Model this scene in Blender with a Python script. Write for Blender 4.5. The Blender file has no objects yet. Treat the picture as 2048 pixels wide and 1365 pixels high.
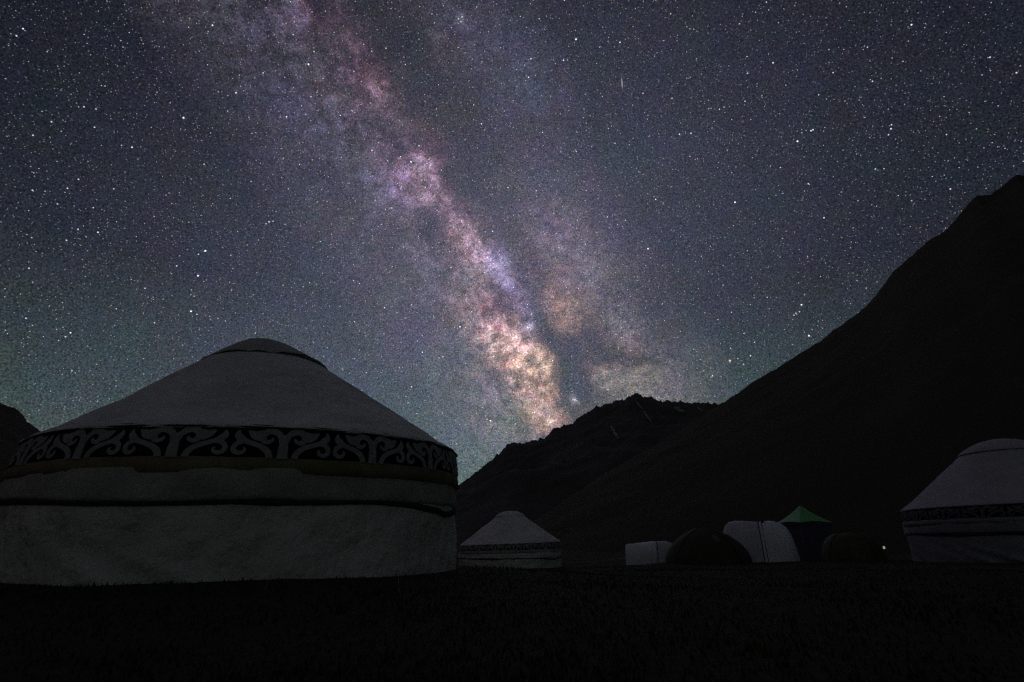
import bpy, bmesh, math, random
import numpy as np
from mathutils import Vector

R = math.radians
random.seed(7)
rng = np.random.default_rng(11)
scene = bpy.context.scene
col = scene.collection

# ------------------------------------------------------------------ camera
EYE = 0.45
cam_data = bpy.data.cameras.new('camera')
cam_data.sensor_width = 36.0
cam_data.lens = 36.0 * 1030.0 / 2048.0
cam_data.clip_start = 0.05
cam_data.clip_end = 60000
cam = bpy.data.objects.new('camera', cam_data)
col.objects.link(cam)
cam.location = (0, 0, EYE)
cam.rotation_euler = (R(90 + 21.5), 0, 0)
scene.camera = cam

# ------------------------------------------------------------------ picture
scene.render.engine = 'CYCLES'
scene.cycles.use_denoising = False
scene.cycles.max_bounces = 3
scene.cycles.diffuse_bounces = 2
scene.cycles.sample_clamp_indirect = 0.3
scene.cycles.sample_clamp_direct = 2.6
scene.cycles.pixel_filter_type = 'BLACKMAN_HARRIS'
scene.cycles.filter_width = 1.3
vs = scene.view_settings
vs.view_transform = 'Standard'
vs.look = 'None'
vs.exposure = 0.0
vs.gamma = 1.0
vs.use_curve_mapping = False

# ------------------------------------------------------------------ night sky
# A map of the summer Milky Way in galactic longitude and latitude.
GAL_X = (0.035342,0.951089,0.306888)
GAL_Y = (-0.499122,-0.249241,0.829913)
GAL_Z = (0.865811,-0.182505,0.465901)
MAP_LON = [-14.00, -10.00, -7.00, -5.00, -3.84, -2.68, -1.53, -0.37, 0.79, 1.95, 3.11, 4.26, 5.42, 6.58, 7.74, 8.89, 10.05, 11.21, 12.37, 13.53, 14.68, 15.84, 17.00, 19.50, 22.00, 24.50, 27.00, 30.00, 33.50, 37.00, 41.00, 46.00]
# brightness of the band (red, green, blue in thousandths) along each latitude, one triple for each longitude above
MAP_ROWS = [
 (-14, "0,0,1 0,0,1 0,0,1 0,0,1 0,0,1 0,0,1 0,0,1 0,0,1 0,0,1 0,0,1 0,0,1 0,0,1 0,0,1 0,0,1 0,0,1 0,0,1 0,0,1 0,0,1 0,0,1 0,0,1 0,0,1 0,0,1 0,0,1 0,0,1 0,0,1 0,0,1 0,0,1 0,0,1 0,0,1 0,0,1 0,0,1 0,0,1"),
 (-10, "17,15,20 12,10,13 15,13,15 17,15,17 18,16,18 19,16,19 20,17,19 19,17,19 19,16,18 18,15,17 16,14,16 15,13,15 14,12,15 13,11,14 12,10,13 11,10,13 11,9,12 10,9,12 10,9,12 10,9,12 10,9,12 10,8,11 10,8,11 10,8,11 9,8,11 10,8,12 10,9,13 10,9,14 11,10,16 11,11,17 11,10,16 17,15,20"),
 (-7, "25,22,29 22,18,21 32,27,30 41,34,36 44,38,39 47,40,41 48,41,42 48,40,41 45,38,40 42,35,37 38,32,34 33,28,31 29,25,28 26,22,25 23,19,23 21,18,22 20,17,21 19,16,20 18,15,20 18,15,20 17,15,19 17,14,19 16,14,19 16,13,18 16,13,19 16,14,20 17,15,22 18,17,26 20,19,31 21,20,33 19,18,30 25,22,29"),
 (-5, "30,26,35 30,25,28 47,39,41 60,50,51 66,55,55 70,58,58 70,59,59 69,57,58 65,55,56 60,50,52 55,46,48 49,41,44 44,36,40 39,32,37 36,30,35 34,28,34 32,26,33 31,26,33 31,25,33 30,25,33 30,24,33 29,24,32 28,23,31 27,22,31 29,24,35 31,26,40 27,24,36 25,22,35 27,25,39 27,25,41 25,23,38 30,26,35"),
 (-3.5, "33,29,38 35,29,33 62,49,50 86,67,65 95,74,71 98,77,74 95,76,74 91,73,73 89,71,71 87,70,71 86,68,69 83,65,67 77,61,64 71,55,60 64,50,56 58,46,53 55,43,52 52,41,51 50,40,50 47,38,49 45,36,48 42,34,46 39,31,42 35,28,38 50,40,61 57,47,75 44,37,59 25,21,31 35,30,45 29,26,40 36,31,50 33,29,38"),
 (-2.25, "35,31,40 39,32,35 92,66,64 145,101,92 158,112,101 160,116,106 159,117,109 162,120,114 177,131,125 197,144,136 177,124,113 207,150,143 195,142,140 170,124,125 143,105,108 119,89,95 103,78,86 92,71,81 83,65,76 74,58,71 65,51,65 56,44,56 43,33,42 33,23,29 74,58,87 91,73,117 61,49,78 21,15,21 51,39,58 22,17,23 56,45,72 35,31,40"),
 (-1.25, "36,32,41 43,34,37 151,96,88 256,170,150 233,157,138 242,168,150 251,177,159 229,157,138 321,229,210 323,222,194 398,281,254 386,276,259 327,234,224 273,196,190 213,153,151 155,111,110 120,85,86 114,83,88 116,88,97 108,83,97 93,72,86 75,56,70 52,37,45 39,25,29 112,83,119 137,104,163 70,54,83 22,15,19 70,50,73 33,23,32 55,40,62 36,32,41"),
 (-0.25, "36,32,42 51,37,40 199,116,103 252,159,137 264,175,150 296,203,175 231,150,122 283,190,162 399,281,253 485,347,314 486,348,318 404,288,268 332,236,224 272,194,187 202,143,138 128,87,83 91,60,56 101,71,69 134,100,107 150,114,129 144,107,126 123,89,107 91,62,75 69,45,52 160,114,154 204,147,214 68,47,65 27,17,22 89,58,85 42,25,35 19,11,14 36,32,42"),
 (0.75, "36,32,42 54,37,39 138,79,70 154,96,79 197,128,101 250,163,125 277,181,138 369,256,210 377,266,227 350,250,223 292,209,194 224,158,149 163,112,105 115,76,70 88,58,54 81,55,53 92,66,68 118,89,96 150,115,129 176,132,152 189,137,162 180,125,152 148,98,119 86,55,64 124,83,104 197,133,180 47,27,32 38,23,28 74,45,64 39,22,30 20,13,17 36,32,42"),
 (1.75, "35,31,41 42,30,33 58,36,32 57,35,28 76,46,34 117,71,48 215,137,92 298,197,135 291,199,145 201,141,118 135,98,97 136,103,122 103,77,93 84,62,75 67,49,58 65,47,59 87,66,90 125,99,141 148,117,164 152,116,151 157,113,139 154,106,129 132,87,106 60,36,42 50,30,35 85,51,63 40,23,26 44,26,31 32,19,25 19,11,15 17,13,18 35,31,41"),
 (2.75, "34,30,40 30,24,28 27,19,18 58,42,34 21,12,9 27,16,11 45,26,17 67,39,25 69,42,27 54,34,26 46,30,32 77,56,71 68,50,73 74,56,85 75,58,90 88,71,114 134,111,190 179,150,261 164,135,229 115,91,142 87,64,89 73,51,66 54,35,42 28,17,19 27,18,22 42,25,32 39,22,28 26,15,17 10,6,7 7,5,6 10,7,10 34,30,40"),
 (3.75, "32,29,38 25,21,25 22,17,18 16,10,9 13,8,6 11,6,5 10,5,4 9,5,3 10,5,3 12,6,5 17,10,9 27,17,19 40,26,35 50,35,50 55,40,60 59,45,70 67,52,86 73,57,98 66,51,87 52,39,64 40,29,44 31,21,30 22,14,18 14,9,10 12,8,9 19,11,14 25,13,17 12,6,7 4,3,3 4,3,3 7,6,7 32,29,38"),
 (5, "30,26,35 23,19,23 29,24,25 35,26,23 34,23,18 26,17,12 18,11,8 15,9,6 19,11,9 32,19,15 48,30,26 59,39,37 57,38,40 47,32,35 39,27,31 36,25,31 37,26,35 37,27,38 33,23,34 26,17,25 19,13,17 15,9,12 11,7,9 8,5,5 6,4,4 6,4,4 8,4,5 6,3,3 3,2,2 4,3,3 7,5,6 30,26,35"),
 (6.5, "26,23,30 23,20,23 50,44,41 95,78,66 104,82,69 81,62,51 41,29,23 36,23,18 50,31,24 81,50,39 117,75,59 130,86,70 112,75,64 76,51,45 40,26,23 26,16,15 29,19,19 31,21,23 28,19,22 23,15,17 17,12,13 14,9,10 11,7,8 7,5,5 5,3,4 4,3,3 4,2,2 3,2,2 4,2,3 6,4,5 7,6,8 26,23,30"),
 (8.5, "21,19,24 31,29,28 81,74,63 110,96,81 92,78,65 28,20,14 35,27,22 26,18,15 27,18,14 39,26,21 64,44,38 87,62,58 87,63,61 80,59,59 81,61,65 76,58,64 67,51,59 59,45,52 50,38,45 41,31,37 33,24,30 25,19,23 19,14,18 11,8,10 7,5,6 5,4,5 5,4,4 6,4,5 15,12,14 12,10,13 9,7,10 21,19,24"),
 (11, "14,13,17 44,41,37 72,68,58 40,34,26 52,46,39 61,55,50 61,54,50 54,48,44 45,39,38 40,33,34 42,34,36 49,39,42 56,44,48 60,47,53 61,47,55 59,46,54 56,43,52 50,39,48 44,34,43 38,29,37 31,24,31 24,19,25 19,15,20 12,10,13 9,7,10 9,8,11 11,10,16 15,14,23 18,17,25 10,9,13 8,7,10 14,13,17"),
 (14.5, "8,7,10 24,22,21 22,21,20 15,13,14 11,10,11 9,8,10 8,7,9 8,7,8 8,6,8 8,7,9 9,8,10 11,9,12 13,10,13 14,12,15 16,13,17 17,13,18 17,14,18 17,13,18 16,12,17 14,11,15 12,10,13 10,8,12 9,7,10 7,6,9 8,7,11 12,12,21 16,17,29 15,15,26 10,9,15 6,6,8 6,5,7 8,7,10"),
 (19, "0,0,1 0,0,1 0,0,1 0,0,1 0,0,1 0,0,1 0,0,1 0,0,1 0,0,1 0,0,1 0,0,1 0,0,1 0,0,1 0,0,1 0,0,1 0,0,1 0,0,1 0,0,1 0,0,1 0,0,1 0,0,1 0,0,1 0,0,1 0,0,1 0,0,1 0,0,1 0,0,1 0,0,1 0,0,1 0,0,1 0,0,1 0,0,1"),
]
# compact clusters: longitude, latitude, half length, half width, turn, colour
CLUSTERS = [
 ((11.48,2.56,1.32,0.50,174.70), (0.160,0.140,0.280)),
 ((12.31,3.86,1.64,0.77,-178.46), (0.015,0.012,0.040)),
 ((5.82,3.20,1.11,0.55,-178.04), (0.040,0.034,0.075)),
 ((4.61,2.31,0.33,0.28,120.06), (0.350,0.300,0.420)),
 ((-4.95,2.81,0.33,0.22,140.01), (0.250,0.250,0.250)),
 ((-5.75,-0.82,0.43,0.33,149.55), (0.300,0.240,0.220)),
 ((24.88,1.08,1.18,0.62,-164.36), (0.070,0.050,0.060)),
 ((16.92,1.17,1.81,0.81,-175.10), (0.090,0.055,0.075)),
 ((34.72,11.00,0.37,0.28,173.75), (0.070,0.065,0.080)),
 ((34.75,8.33,0.62,0.35,143.51), (0.040,0.036,0.045)),
 ((-0.30,1.59,1.44,0.55,-167.81), (0.150,0.105,0.070)),
 ((2.31,-0.49,1.44,0.78,172.00), (0.130,0.095,0.085)),
 ((3.57,6.63,1.45,0.71,-179.83), (0.070,0.040,0.022)),
]
# narrow dust lanes: longitude, latitude, half length, half width, turn, depth
LANES = [
 ((23.43,3.77,2.51,0.68,-170.63), 0.9),
 ((28.42,0.08,1.24,0.80,147.65), 0.8),
 ((18.95,-1.36,1.25,0.81,-179.63), 0.9),
 ((7.98,1.24,1.89,0.44,-175.03), 0.9),
 ((3.39,3.85,3.11,0.61,-177.83), 1.2),
 ((-3.71,3.42,2.61,0.99,-161.38), 1.6),
 ((39.99,-0.56,2.16,0.39,-149.79), 1.0),
 ((-3.30,9.13,2.44,0.44,127.12), 1.8),
 ((-0.69,7.53,1.64,0.88,155.96), 1.4),
 ((-0.44,5.46,1.66,0.49,-174.49), 1.0),
 ((-5.08,11.46,1.25,0.27,110.85), 1.0),
 ((29.73,3.10,2.31,1.00,178.61), 0.5),
 ((0.69,-0.91,0.78,0.28,149.94), 0.4),
 ((7.27,-0.64,1.11,0.33,160.02), 0.35),
]
# bright stars by class: (brightness, size, tint, directions)
STARS = [
 (1.5, 1.3, (0.9, 0.95, 1.08), [
  (0.49956,0.80272,0.32569), (0.48910,0.78709,0.37587), (0.25158,0.82384,0.50793), (0.38574,0.74089,0.54980), (0.03007,0.91989,0.39103),
  (-0.10042,0.91527,0.39011), (-0.04122,0.97472,0.21962), (-0.51756,0.75038,0.41118), (-0.50572,0.73604,0.44998), (-0.52833,0.77070,0.35621),
  (-0.50510,0.61095,0.60960), (-0.32873,0.61018,0.72084), (-0.18212,0.74556,0.64107), (0.10661,0.61397,0.78210), (0.45915,0.65287,0.60244),
 ]),
 (1.1, 1.1, (0.93, 0.93, 1.07), [
  (0.42009,0.85351,0.30828), (0.36208,0.88832,0.28247), (-0.17118,0.92435,0.34099), (-0.13273,0.93286,0.33490), (-0.19081,0.94158,0.27754),
  (0.12065,0.95891,0.25679), (0.07268,0.97379,0.21553), (-0.23985,0.87846,0.41326), (-0.41767,0.74847,0.51512), (-0.61822,0.65601,0.43295),
  (-0.65080,0.70187,0.28954), (-0.44419,0.53903,0.71564), (-0.43475,0.61146,0.66114), (-0.56826,0.61037,0.55184), (-0.37256,0.65586,0.65655),
  (-0.24702,0.72210,0.64618), (-0.16650,0.72974,0.66315), (-0.05449,0.71375,0.69828), (-0.03701,0.83302,0.55200), (-0.04588,0.85425,0.51784),
  (0.17848,0.61093,0.77130), (0.08746,0.63903,0.76419), (0.03234,0.63944,0.76816), (0.02851,0.66080,0.75002), (0.28895,0.69589,0.65745),
  (0.30679,0.69075,0.65479), (0.47565,0.63485,0.60887), (0.47345,0.63672,0.60863), (0.40723,0.58851,0.69844), (0.55145,0.50142,0.66670),
  (0.56254,0.59575,0.57327), (0.50763,0.70612,0.49367),
 ]),
 (0.8, 1.0, (0.9, 0.95, 1.06), [
  (0.47982,0.79924,0.36192), (0.48236,0.79657,0.36443), (0.48684,0.79325,0.36570), (0.40965,0.86298,0.29572), (0.41069,0.84321,0.34689),
  (0.39157,0.83599,0.38443), (0.39054,0.86119,0.32531), (0.42601,0.84257,0.32954), (0.13890,0.83854,0.52683), (0.12289,0.81596,0.56490),
  (0.04562,0.78971,0.61178), (0.20979,0.80389,0.55655), (0.19793,0.90722,0.37117), (0.03779,0.90950,0.41397), (-0.08989,0.91658,0.38962),
  (-0.06491,0.92685,0.36978), (-0.21314,0.92639,0.31044), (0.12440,0.95895,0.25484), (0.11689,0.95909,0.25783), (0.06978,0.97480,0.21189),
  (0.02515,0.95641,0.29095), (-0.21762,0.88716,0.40692), (-0.19108,0.88576,0.42299), (-0.29233,0.84302,0.45151), (-0.42220,0.74863,0.51118),
  (-0.41189,0.75016,0.51731), (-0.50701,0.73582,0.44890), (-0.51467,0.73445,0.44238), (-0.52127,0.77672,0.35353), (-0.57000,0.75333,0.32802),
  (-0.64719,0.64245,0.41038), (-0.63572,0.64188,0.42878), (-0.65506,0.70069,0.28271), (-0.68048,0.63751,0.36128), (-0.57833,0.72462,0.37478),
  (-0.68598,0.66456,0.29629), (-0.59936,0.57542,0.55647), (-0.60331,0.55441,0.57328), (-0.63534,0.55022,0.54185), (-0.65366,0.55098,0.51881),
  (-0.63761,0.47263,0.60834), (-0.63033,0.47014,0.61779), (-0.63752,0.60694,0.47454), (-0.66631,0.58907,0.45719), (-0.62615,0.60649,0.49001),
  (-0.33257,0.64470,0.68830), (-0.20804,0.61401,0.76139), (0.18354,0.72469,0.66419), (0.22343,0.66238,0.71507), (0.27055,0.65979,0.70106),
  (0.34488,0.65524,0.67210), (0.56199,0.59221,0.57746), (0.56155,0.60194,0.56774), (0.37948,0.63729,0.67071), (0.37596,0.60829,0.69902),
  (0.65586,0.49511,0.56984), (0.63079,0.49509,0.59748), (0.53000,0.56450,0.63280), (-0.08772,0.59204,0.80112), (-0.08387,0.59559,0.79890),
  (-0.08188,0.59010,0.80317),
 ]),
 (0.78, 2.1, (1.0, 0.74, 0.42), [
  (0.38957,0.86922,0.30446),
 ]),
]
METEOR = (22.230,22.535,0.309,0.036,-162.056)
# patches of green airglow
GREEN = [(-0.24,-13.98,10.35,6.21,139.86), (-6.70,19.31,6.31,4.73,146.19)]

def build_sky():
    w = bpy.data.worlds.new('World')
    scene.world = w
    w.use_nodes = True
    w.cycles.sampling_method = 'NONE'
    nt = w.node_tree
    nt.nodes.clear()
    N, Lk = nt.nodes.new, nt.links.new

    def sock(s, v):
        if hasattr(v, 'links'):
            Lk(v, s)
        else:
            s.default_value = v

    def math_(op, a, b=0.0, c=0.0, clamp=False):
        n = N('ShaderNodeMath'); n.operation = op; n.use_clamp = clamp
        for i, v in enumerate((a, b, c)):
            sock(n.inputs[i], v)
        return n.outputs[0]

    def vec(op, a, b=None, c=None, scale=None):
        n = N('ShaderNodeVectorMath'); n.operation = op
        sock(n.inputs[0], a)
        if b is not None: sock(n.inputs[1], b)
        if c is not None: sock(n.inputs[2], c)
        if scale is not None: sock(n.inputs['Scale'], scale)
        return n.outputs['Value'] if op in ('DOT_PRODUCT', 'LENGTH', 'DISTANCE') else n.outputs[0]

    def noise(v, scale, detail=4.0, rough=0.55, color=False, lac=2.0):
        n = N('ShaderNodeTexNoise')
        sock(n.inputs['Vector'], v)
        n.inputs['Scale'].default_value = scale
        n.inputs['Detail'].default_value = detail
        n.inputs['Roughness'].default_value = rough
        n.inputs['Lacunarity'].default_value = lac
        return n.outputs['Color' if color else 'Fac']

    def rng_map(v, a, b, c, d, smooth=False):
        n = N('ShaderNodeMapRange')
        if smooth: n.interpolation_type = 'SMOOTHSTEP'
        sock(n.inputs[0], v)
        for i, x in enumerate((a, b, c, d)):
            n.inputs[i + 1].default_value = x
        return n.outputs[0]

    def comb(x, y, z):
        n = N('ShaderNodeCombineXYZ')
        for i, v in enumerate((x, y, z)): sock(n.inputs[i], v)
        return n.outputs[0]

    def gauss(lbv, p):
        m = N('ShaderNodeMapping'); m.vector_type = 'TEXTURE'
        Lk(lbv, m.inputs[0])
        m.inputs[1].default_value = (p[0], p[1], 0)
        m.inputs[2].default_value = (0, 0, R(p[4]))
        m.inputs[3].default_value = (p[2], p[3], 1)
        return math_('POWER', 0.60653, vec('DOT_PRODUCT', m.outputs[0], m.outputs[0]))

    tc = N('ShaderNodeTexCoord')
    d = vec('NORMALIZE', tc.outputs['Generated'])
    gx, gy, gz = (vec('DOT_PRODUCT', d, v) for v in (GAL_X, GAL_Y, GAL_Z))
    lon = math_('DEGREES', math_('ARCTAN2', gy, gx))
    lat = math_('DEGREES', math_('ARCSINE', gz))
    lb0 = comb(lon, lat, 0.0)
    # bright stars and the short streak of a meteor
    bright = vec('SCALE', (0.34, 0.34, 0.32), scale=gauss(lb0, METEOR))
    for m, size, tint_, dirs in STARS:
        near = None
        for s in dirs:
            q = vec('DISTANCE', d, s)
            near = q if near is None else math_('MINIMUM', near, q)
        k = rng_map(near, 0.0, 0.00138 * size, 1.0, 0.0, True)
        bright = vec('ADD', vec('SCALE', tuple(c * m * 1.35 for c in tint_), scale=k), bright)
    # ragged edges: the map is pulled about by two scales of turbulence
    w1 = vec('SUBTRACT', noise(d, 9.0, 3.0, 0.6, True), (0.5, 0.5, 0.5))
    w2 = vec('SUBTRACT', noise(d, 42.0, 2.0, 0.6, True), (0.5, 0.5, 0.5))
    lbw = vec('MULTIPLY_ADD', w1, (4.6, 4.6, 0), lb0)
    lbw = vec('MULTIPLY_ADD', w2, (2.3, 2.3, 0), lbw)
    lbk = vec('MULTIPLY', vec('MULTIPLY_ADD', w2, (1.3, 1.3, 0), lb0), (1, 1, 0))

    # star clouds and dust lanes of the band: a brightness map read along longitude, blended over latitude
    sw = N('ShaderNodeSeparateXYZ'); Lk(lbw, sw.inputs[0])
    lo, hi = MAP_LON[0], MAP_LON[-1]
    along = rng_map(sw.outputs[0], lo, hi, 0.0, 1.0)
    band, last = None, None
    for b_, row in MAP_ROWS:
        rp = N('ShaderNodeValToRGB'); Lk(along, rp.inputs[0])
        els = rp.color_ramp.elements
        cols = [tuple(float(v) / 1000 for v in t.split(',')) for t in row.split()]
        while len(els) < len(cols): els.new(0.5)
        for k, (ln_, c) in enumerate(zip(MAP_LON, cols)):
            els[k].position = (ln_ - lo) / (hi - lo)
        for k, c in enumerate(cols): els[k].color = (*c, 1)
        if band is None:
            band = rp.outputs[0]
        else:
            mx = N('ShaderNodeMix'); mx.data_type = 'RGBA'
            Lk(rng_map(sw.outputs[1], last, b_, 0.0, 1.0), mx.inputs[0])
            Lk(band, mx.inputs[6]); Lk(rp.outputs[0], mx.inputs[7])
            band = mx.outputs[2]
        last = b_
    q = math_('DIVIDE', lat, 6.5)
    lane = math_('POWER', 0.60653, math_('MULTIPLY', q, q))
    wisps = rng_map(noise(vec('ADD', d, vec('SCALE', w1, scale=0.05)), 24.0, 5.0, 0.62), 0.45, 0.70, 0.0, 1.9)
    tau = math_('MULTIPLY', wisps, lane)
    fil = math_('ABSOLUTE', math_('SUBTRACT', noise(vec('ADD', d, vec('SCALE', w2, scale=0.02)), 15.0, 5.0, 0.58), 0.5))
    tau = math_('MULTIPLY_ADD', rng_map(fil, 0.0, 0.045, 0.85, 0.0), lane, tau)
    for p, depth in LANES:
        tau = math_('MULTIPLY_ADD', gauss(lbk, p), depth, tau)
    trans = comb(math_('POWER', 0.47, tau), math_('POWER', 0.40, tau), math_('POWER', 0.34, tau))
    # compact clusters and clouds that stay crisp
    crisp = None
    for p, c in CLUSTERS:
        k = vec('SCALE', c, scale=gauss(lbk, p))
        crisp = k if crisp is None else vec('ADD', k, crisp)
    # the wide faint light either side of the band
    wide = vec('SCALE', (0.062, 0.067, 0.100), scale=gauss(lb0, (11.0, 0.0, 18.0, 22.0, 0.0)))
    clump = rng_map(noise(d, 60.0, 4.0, 0.68), 0.29, 0.71, 0.22, 1.78)
    milky = vec('ADD', vec('SCALE', vec('ADD', crisp, vec('MULTIPLY', vec('MULTIPLY', band, trans), (1.94, 1.74, 1.86))), scale=clump), wide)

    # airglow: brighter and greener low down, the same in every azimuth
    sp = N('ShaderNodeSeparateXYZ'); Lk(d, sp.inputs[0])
    ramp = N('ShaderNodeValToRGB')
    Lk(sp.outputs[2], ramp.inputs[0])
    stops = [(0.0, (0.070, 0.088, 0.076)), (0.10, (0.058, 0.074, 0.066)), (0.22, (0.033, 0.046, 0.046)), (0.42, (0.0125, 0.0155, 0.0215)),
             (0.70, (0.0082, 0.0092, 0.0138)), (1.0, (0.0082, 0.0092, 0.0138))]
    e = ramp.color_ramp.elements
    e[0].position, e[1].position = 0.0, 1.0
    for p, _ in stops[1:-1]: e.new(p)
    for k, (p, c) in enumerate(stops):
        e[k].position = p; e[k].color = (*c, 1)
    green = math_('ADD', math_('MULTIPLY_ADD', gauss(lb0, GREEN[0]), 1.0, 0.40), gauss(lb0, GREEN[1]))
    low = rng_map(sp.outputs[2], 0.02, 0.42, 1.0, 0.0, True)
    glow = vec('ADD', vec('SCALE', (-0.006, 0.020, 0.017), scale=math_('MULTIPLY', green, low)), ramp.outputs[0])
    tint = vec('MULTIPLY_ADD', noise(d, 16.0, 1.0, 0.6, True), (0.32, 0.27, 0.36), (0.84, 0.865, 0.82))
    soft = vec('MULTIPLY', vec('ADD', glow, milky), tint)
    # unresolved stars
    grain = rng_map(noise(d, 430.0, 1.0, 0.6), 0.28, 0.72, 0.42, 1.58)
    gcol = vec('MULTIPLY_ADD', noise(d, 300.0, 0.0, 0.5, True), (0.55, 0.48, 0.65), (0.725, 0.76, 0.675))
    soft = vec('MULTIPLY', vec('SCALE', soft, scale=grain), gcol)

    # field stars: four populations
    lum = vec('DOT_PRODUCT', milky, (0.4, 0.4, 0.3))
    dens = math_('MULTIPLY_ADD', lum, 5.0, 0.70)
    total = soft
    for sc, rad, gain, power, off in ((310.0, 0.00060, 0.62, 3.0, 0.13), (185.0, 0.00068, 1.10, 3.2, 0.37), (98.0, 0.00080, 1.40, 3.0, 0.71), (40.0, 0.00104, 1.30, 1.8, 0.29)):
        v = N('ShaderNodeTexVoronoi')
        Lk(vec('ADD', d, (off, off * 0.7, off * 1.3)), v.inputs['Vector'])
        v.inputs['Scale'].default_value = sc
        core = rng_map(v.outputs['Distance'], 0.0, rad * sc * 1.5, 1.0, 0.0)
        core = math_('MULTIPLY', core, core)
        s2 = N('ShaderNodeSeparateColor'); Lk(v.outputs['Color'], s2.inputs[0])
        mag = math_('MULTIPLY', math_('POWER', s2.outputs[0], power), gain * 2.0)
        amt = math_('MULTIPLY', math_('MULTIPLY', core, mag), dens if sc > 60 else 1.0)
        hue = comb(rng_map(s2.outputs[1], 0, 1, 0.80, 1.08), 0.95, rng_map(s2.outputs[1], 0, 1, 1.20, 0.82))
        total = vec('ADD', vec('SCALE', hue, scale=amt), total)
    total = vec('ADD', total, bright)

    bg = N('ShaderNodeBackground')
    Lk(total, bg.inputs[0])
    bg.inputs[1].default_value = 1.0
    out = N('ShaderNodeOutputWorld')
    Lk(bg.outputs[0], out.inputs[0])

build_sky()

# ------------------------------------------------------------------ helpers
def tag(o, label=None, cat=None, group=None, kind=None):
    for k, v in (('label', label), ('category', cat), ('group', group), ('kind', kind)):
        if v: o[k] = v
    return o

def empty(name, loc, rz=0.0):
    o = bpy.data.objects.new(name, None)
    o.empty_display_size = 0.3
    col.objects.link(o)
    o.location = loc
    o.rotation_euler = (0, 0, rz)
    return o

def mesh_obj(name, verts, faces, mat, parent=None, smooth=True):
    me = bpy.data.meshes.new(name)
    me.from_pydata([tuple(map(float, v)) for v in verts], [], [tuple(map(int, f)) for f in faces])
    me.update()
    if smooth:
        me.polygons.foreach_set('use_smooth', [True] * len(me.polygons))
    me.materials.append(mat)
    o = bpy.data.objects.new(name, me)
    col.objects.link(o)
    if parent: o.parent = parent
    return o

def grid_faces(nr, nc, wrap=False):
    f = []
    m = nc if wrap else nc - 1
    for i in range(nr - 1):
        for j in range(m):
            k = (j + 1) % nc
            f.append((i * nc + j, i * nc + k, (i + 1) * nc + k, (i + 1) * nc + j))
    return f

def tube(points, radius, seg=6):
    """A round rope or pole through a list of points."""
    pts = [Vector(p) for p in points]
    vs_, fs = [], []
    for i, p in enumerate(pts):
        t = (pts[min(i + 1, len(pts) - 1)] - pts[max(i - 1, 0)]).normalized()
        a = t.cross(Vector((0, 0, 1)))
        if a.length < 1e-3: a = t.cross(Vector((1, 0, 0)))
        a.normalize(); b = t.cross(a)
        r = radius[i] if isinstance(radius, (list, tuple)) else radius
        for k in range(seg):
            q = 2 * math.pi * k / seg
            vs_.append(p + (a * math.cos(q) + b * math.sin(q)) * r)
    fs = grid_faces(len(pts), seg, True)
    fs.append(tuple(range(seg - 1, -1, -1)))
    n = (len(pts) - 1) * seg
    fs.append(tuple(range(n, n + seg)))
    return vs_, fs

def box(cx, cy, cz, sx, sy, sz):
    v = [(cx + a * sx / 2, cy + b * sy / 2, cz + c * sz / 2) for a in (-1, 1) for b in (-1, 1) for c in (-1, 1)]
    f = [(0, 1, 3, 2), (4, 6, 7, 5), (0, 4, 5, 1), (2, 3, 7, 6), (0, 2, 6, 4), (1, 5, 7, 3)]
    return v, f

def join(*parts):
    V, F = [], []
    for v, f in parts:
        n = len(V)
        V += list(v)
        F += [tuple(i + n for i in q) for q in f]
    return V, F

def material(name, c1, c2, scale=6.0, rough=0.9, detail=5.0, bump=0.0, bscale=40.0, depth=0.05):
    m = bpy.data.materials.new(name)
    m.use_nodes = True
    nt = m.node_tree
    b = nt.nodes['Principled BSDF']
    b.inputs['Roughness'].default_value = rough
    b.inputs['Specular IOR Level'].default_value = 0.2
    tc = nt.nodes.new('ShaderNodeTexCoord')
    n = nt.nodes.new('ShaderNodeTexNoise')
    n.inputs['Scale'].default_value = scale
    n.inputs['Detail'].default_value = detail
    n.inputs['Roughness'].default_value = 0.62
    nt.links.new(tc.outputs['Object'], n.inputs['Vector'])
    mx = nt.nodes.new('ShaderNodeValToRGB')
    mx.color_ramp.elements[0].position = 0.32
    mx.color_ramp.elements[1].position = 0.68
    mx.color_ramp.elements[0].color = (*c1, 1)
    mx.color_ramp.elements[1].color = (*c2, 1)
    nt.links.new(n.outputs['Fac'], mx.inputs[0])
    nt.links.new(mx.outputs[0], b.inputs['Base Color'])
    if bump:
        n2 = nt.nodes.new('ShaderNodeTexNoise')
        n2.inputs['Scale'].default_value = bscale
        n2.inputs['Detail'].default_value = 4
        nt.links.new(tc.outputs['Object'], n2.inputs['Vector'])
        bp = nt.nodes.new('ShaderNodeBump')
        bp.inputs['Strength'].default_value = bump
        bp.inputs['Distance'].default_value = depth
        nt.links.new(n2.outputs['Fac'], bp.inputs['Height'])
        nt.links.new(bp.outputs[0], b.inputs['Normal'])
    return m

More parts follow.
